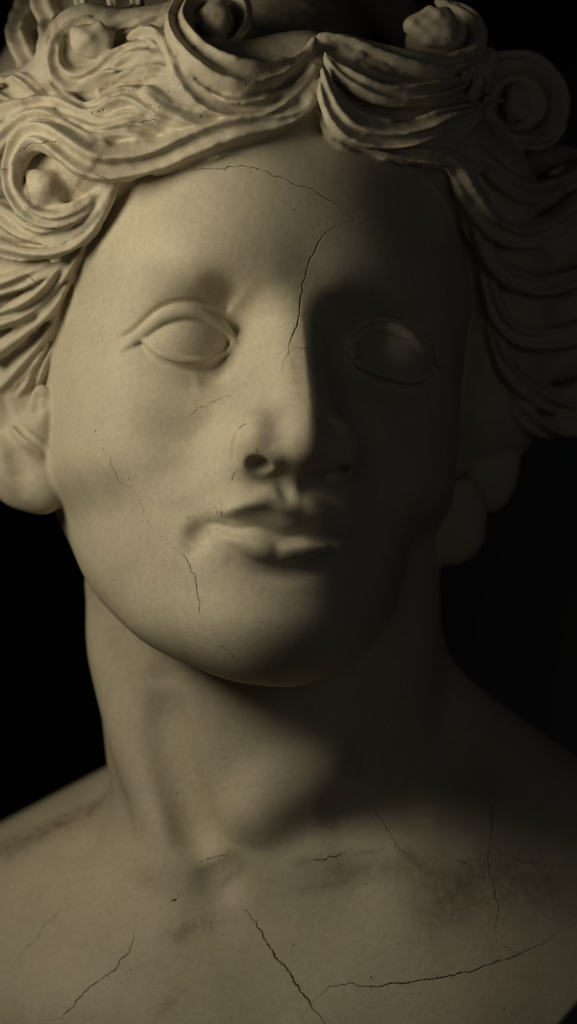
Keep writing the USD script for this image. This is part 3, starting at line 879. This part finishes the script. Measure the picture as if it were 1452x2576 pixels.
# stains with a shape of their own: (line, width, strength)
STAINS = [([(740, 2170), (860, 2155), (960, 2140)], 12, .28), ([(760, 2240), (880, 2215)], 10, .3), ([(440, 2360), (520, 2320)], 32, .4), ([(470, 2330)], 30, .3), ([(450, 2490), (400, 2560)], 20, .25),
          ([(1020, 2150), (1080, 2190)], 24, .4), ([(560, 2225), (610, 2180)], 10, .3), ([(735, 880), (745, 960)], 14, .25), ([(180, 480), (150, 440)], 26, .5), ([(190, 520)], 22, .5),
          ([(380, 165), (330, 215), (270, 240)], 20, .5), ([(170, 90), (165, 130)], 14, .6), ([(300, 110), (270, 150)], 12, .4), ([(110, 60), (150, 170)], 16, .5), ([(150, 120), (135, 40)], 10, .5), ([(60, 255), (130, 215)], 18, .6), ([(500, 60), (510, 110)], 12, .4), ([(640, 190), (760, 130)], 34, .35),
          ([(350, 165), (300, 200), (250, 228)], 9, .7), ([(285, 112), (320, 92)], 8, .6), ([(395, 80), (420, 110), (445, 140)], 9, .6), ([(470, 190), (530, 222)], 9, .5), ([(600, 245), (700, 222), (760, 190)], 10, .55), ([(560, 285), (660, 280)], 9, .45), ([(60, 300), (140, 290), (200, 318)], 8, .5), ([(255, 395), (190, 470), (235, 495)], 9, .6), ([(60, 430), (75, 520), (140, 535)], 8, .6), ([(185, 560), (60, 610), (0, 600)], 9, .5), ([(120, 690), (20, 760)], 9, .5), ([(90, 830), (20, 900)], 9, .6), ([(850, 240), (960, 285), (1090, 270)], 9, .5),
          ([(360, 0), (600, 60), (900, 60)], 60, .4), ([(20, 2130), (240, 2030)], 70, .6), ([(1100, 2260), (1350, 2220)], 80, .42), ([(860, 2190), (1040, 2180)], 34, .3), ([(730, 1110), (760, 1140)], 20, .2)]
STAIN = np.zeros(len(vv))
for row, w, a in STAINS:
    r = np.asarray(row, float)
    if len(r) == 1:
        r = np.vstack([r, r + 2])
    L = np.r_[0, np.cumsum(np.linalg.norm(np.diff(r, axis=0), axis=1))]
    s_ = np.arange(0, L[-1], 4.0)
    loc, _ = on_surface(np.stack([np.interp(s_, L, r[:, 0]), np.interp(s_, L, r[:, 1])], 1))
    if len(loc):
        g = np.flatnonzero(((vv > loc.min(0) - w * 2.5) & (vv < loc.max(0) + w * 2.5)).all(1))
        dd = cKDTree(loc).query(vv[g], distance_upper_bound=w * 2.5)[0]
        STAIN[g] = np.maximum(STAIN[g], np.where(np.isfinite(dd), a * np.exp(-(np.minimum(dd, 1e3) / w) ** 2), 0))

# ------------------------------------------------------------------ materials


def plaster(path, tone):
    nodes = {
        'tc': ('texture_coordinate', {}),
        'big': ('noise_texture', {'scale': 34.0, 'detail': 5.0, 'roughness': 0.6}),
        'mid': ('noise_texture', {'scale': 420.0, 'detail': 4.0, 'roughness': 0.65}),
        'fine': ('noise_texture', {'scale': 2600.0, 'detail': 3.0, 'roughness': 0.7}),
        'c0': ('rgb_ramp', {'ramp': [(0.25, tuple(0.86 * t for t in tone)), (0.5, tone), (0.75, tuple(min(1, 1.07 * t) for t in tone))]}),
        'c1': ('mix', {'mix_type': 'multiply', 'fac': 0.55}),
        'r1': ('rgb_ramp', {'ramp': [(0.3, (0.80, 0.78, 0.74)), (0.6, (1, 1, 1))]}),
        'spk': ('voronoi_texture', {'scale': 520.0, 'randomness': 1.0}),
        'spr': ('rgb_ramp', {'ramp': [(0.0, (0.30, 0.26, 0.20)), (0.10, (0.45, 0.4, 0.33)), (0.16, (1, 1, 1))]}),
        'spm': ('noise_texture', {'scale': 60.0, 'detail': 2.0}),
        'spf': ('map_range', {'from_min': 0.5, 'from_max': 0.72, 'to_min': 0.0, 'to_max': 0.75, 'clamp': True}),
        'c2': ('mix', {'mix_type': 'multiply'}),
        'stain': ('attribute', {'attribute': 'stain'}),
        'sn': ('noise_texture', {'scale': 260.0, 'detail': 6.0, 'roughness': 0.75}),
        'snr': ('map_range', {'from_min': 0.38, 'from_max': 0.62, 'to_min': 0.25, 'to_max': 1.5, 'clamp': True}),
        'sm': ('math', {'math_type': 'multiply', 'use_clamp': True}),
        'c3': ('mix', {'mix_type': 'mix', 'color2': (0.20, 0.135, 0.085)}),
        'fr': ('map_range', {'from_min': 0.3, 'from_max': 0.7, 'to_min': 0.86, 'to_max': 1.12, 'clamp': True}),
        'c2b': ('mix', {'mix_type': 'multiply', 'fac': 1.0}),
        'dirt': ('attribute', {'attribute': 'dirt'}),
        'c4': ('mix', {'mix_type': 'mix', 'color2': (0.035, 0.028, 0.02)}),
        'bh': ('math', {'math_type': 'multiply_add', 'value2': 0.55}),
        'bump': ('bump', {'strength': 0.22, 'distance': 0.0006}),
        'p': ('principled_bsdf', {'roughness': 0.62, 'specular_ior_level': 0.35}),
    }
    links = [('tc.object', f'{n}.vector') for n in ('big', 'mid', 'fine', 'spk', 'spm', 'sn')]
    links += [('big.fac', 'c0.fac'), ('c0.color', 'c1.color1'), ('mid.fac', 'r1.fac'), ('r1.color', 'c1.color2'), ('c1.color', 'c2.color1'), ('spk.distance', 'spr.fac'), ('spr.color', 'c2.color2'),
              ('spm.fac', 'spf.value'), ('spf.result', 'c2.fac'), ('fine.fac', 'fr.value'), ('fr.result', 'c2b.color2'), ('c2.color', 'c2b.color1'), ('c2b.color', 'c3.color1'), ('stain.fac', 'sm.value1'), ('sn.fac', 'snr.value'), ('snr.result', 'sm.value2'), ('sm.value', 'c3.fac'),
              ('c3.color', 'c4.color1'), ('dirt.fac', 'c4.fac'), ('c4.color', 'p.base_color'), ('fine.fac', 'bh.value1'), ('mid.fac', 'bh.value3'), ('bh.value', 'bump.height'), ('bump.normal', 'p.normal')]
    return usdkit.material(stage, path, nodes, links, surface='p.BSDF')


LOOKS = '/World/Looks'
UsdGeom.Scope.Define(stage, LOOKS)
PLASTER = plaster(LOOKS + '/aged_plaster', (0.62, 0.56, 0.43))
HAIR_PLASTER = plaster(LOOKS + '/aged_plaster_hair', (0.60, 0.54, 0.42))
WALL = usdkit.material(stage, LOOKS + '/dark_wall', {
    'tc': ('texture_coordinate', {}), 'n': ('noise_texture', {'scale': 3.0, 'detail': 4.0}),
    'r': ('rgb_ramp', {'ramp': [(0.3, (0.10, 0.115, 0.15)), (0.7, (0.15, 0.155, 0.18))]}), 'p': ('principled_bsdf', {'roughness': 0.9, 'specular_ior_level': 0.1})},
    [('tc.object', 'n.vector'), ('n.fac', 'r.fac'), ('r.color', 'p.base_color')], surface='p.BSDF')


def data(prim, **kw):
    for k_, v_ in kw.items():
        prim.SetCustomDataByKey(k_, v_)


def piece(path, lab, mat):
    """The faces of one piece, with the whole bust's normals so that pieces join without a seam."""
    f = FACES[LAB == lab]
    ids, f = np.unique(f, return_inverse=True)
    f = f.reshape(-1, 3)
    m = UsdGeom.Mesh.Define(stage, path)
    m.CreatePointsAttr(Vt.Vec3fArray.FromNumpy((vv[ids] * S).astype(np.float32)))
    m.CreateFaceVertexCountsAttr(Vt.IntArray.FromNumpy(np.full(len(f), 3, np.int32)))
    m.CreateFaceVertexIndicesAttr(Vt.IntArray.FromNumpy(f.astype(np.int32).ravel()))
    m.CreateSubdivisionSchemeAttr('none')
    m.CreateNormalsAttr(Vt.Vec3fArray.FromNumpy(nn[ids].astype(np.float32)))
    m.SetNormalsInterpolation('vertex')
    api = UsdGeom.PrimvarsAPI(m)
    api.CreatePrimvar('dirt', Sdf.ValueTypeNames.FloatArray, 'vertex').Set(Vt.FloatArray.FromNumpy(DIRT[ids].astype(np.float32)))
    api.CreatePrimvar('stain', Sdf.ValueTypeNames.FloatArray, 'vertex').Set(Vt.FloatArray.FromNumpy(STAIN[ids].astype(np.float32)))
    UsdShade.MaterialBindingAPI.Apply(m.GetPrim()).Bind(mat)
    return m


bust = UsdGeom.Xform.Define(stage, '/World/bust').GetPrim()
data(bust, label='cracked cream plaster bust of a woman with curled wavy hair, head turned aside', category='bust')
piece('/World/bust/figure', 0, PLASTER)
piece('/World/bust/hair', 1, HAIR_PLASTER)
keys = list(LOCKS)
for i, key in enumerate(keys):
    if (LAB == 2 + i).sum() > 20:
        path = '/World/bust/hair_lock' + (f'_{i:03d}' if i else '')
        piece(path, 2 + i, HAIR_PLASTER)
        if key in KNOBS:
            j = list(KNOBS).index(key)
            piece(path + '/curl_centre', 2 + len(keys) + j, HAIR_PLASTER)

wall = usdkit.mesh(stage, '/World/background_wall', trimesh.creation.box((9.0, 0.1, 6.0), trimesh.transformations.translation_matrix((0, 0.9, 0))), WALL)
data(wall.GetPrim(), kind='structure', label='dark unlit wall behind the plaster bust', category='wall')
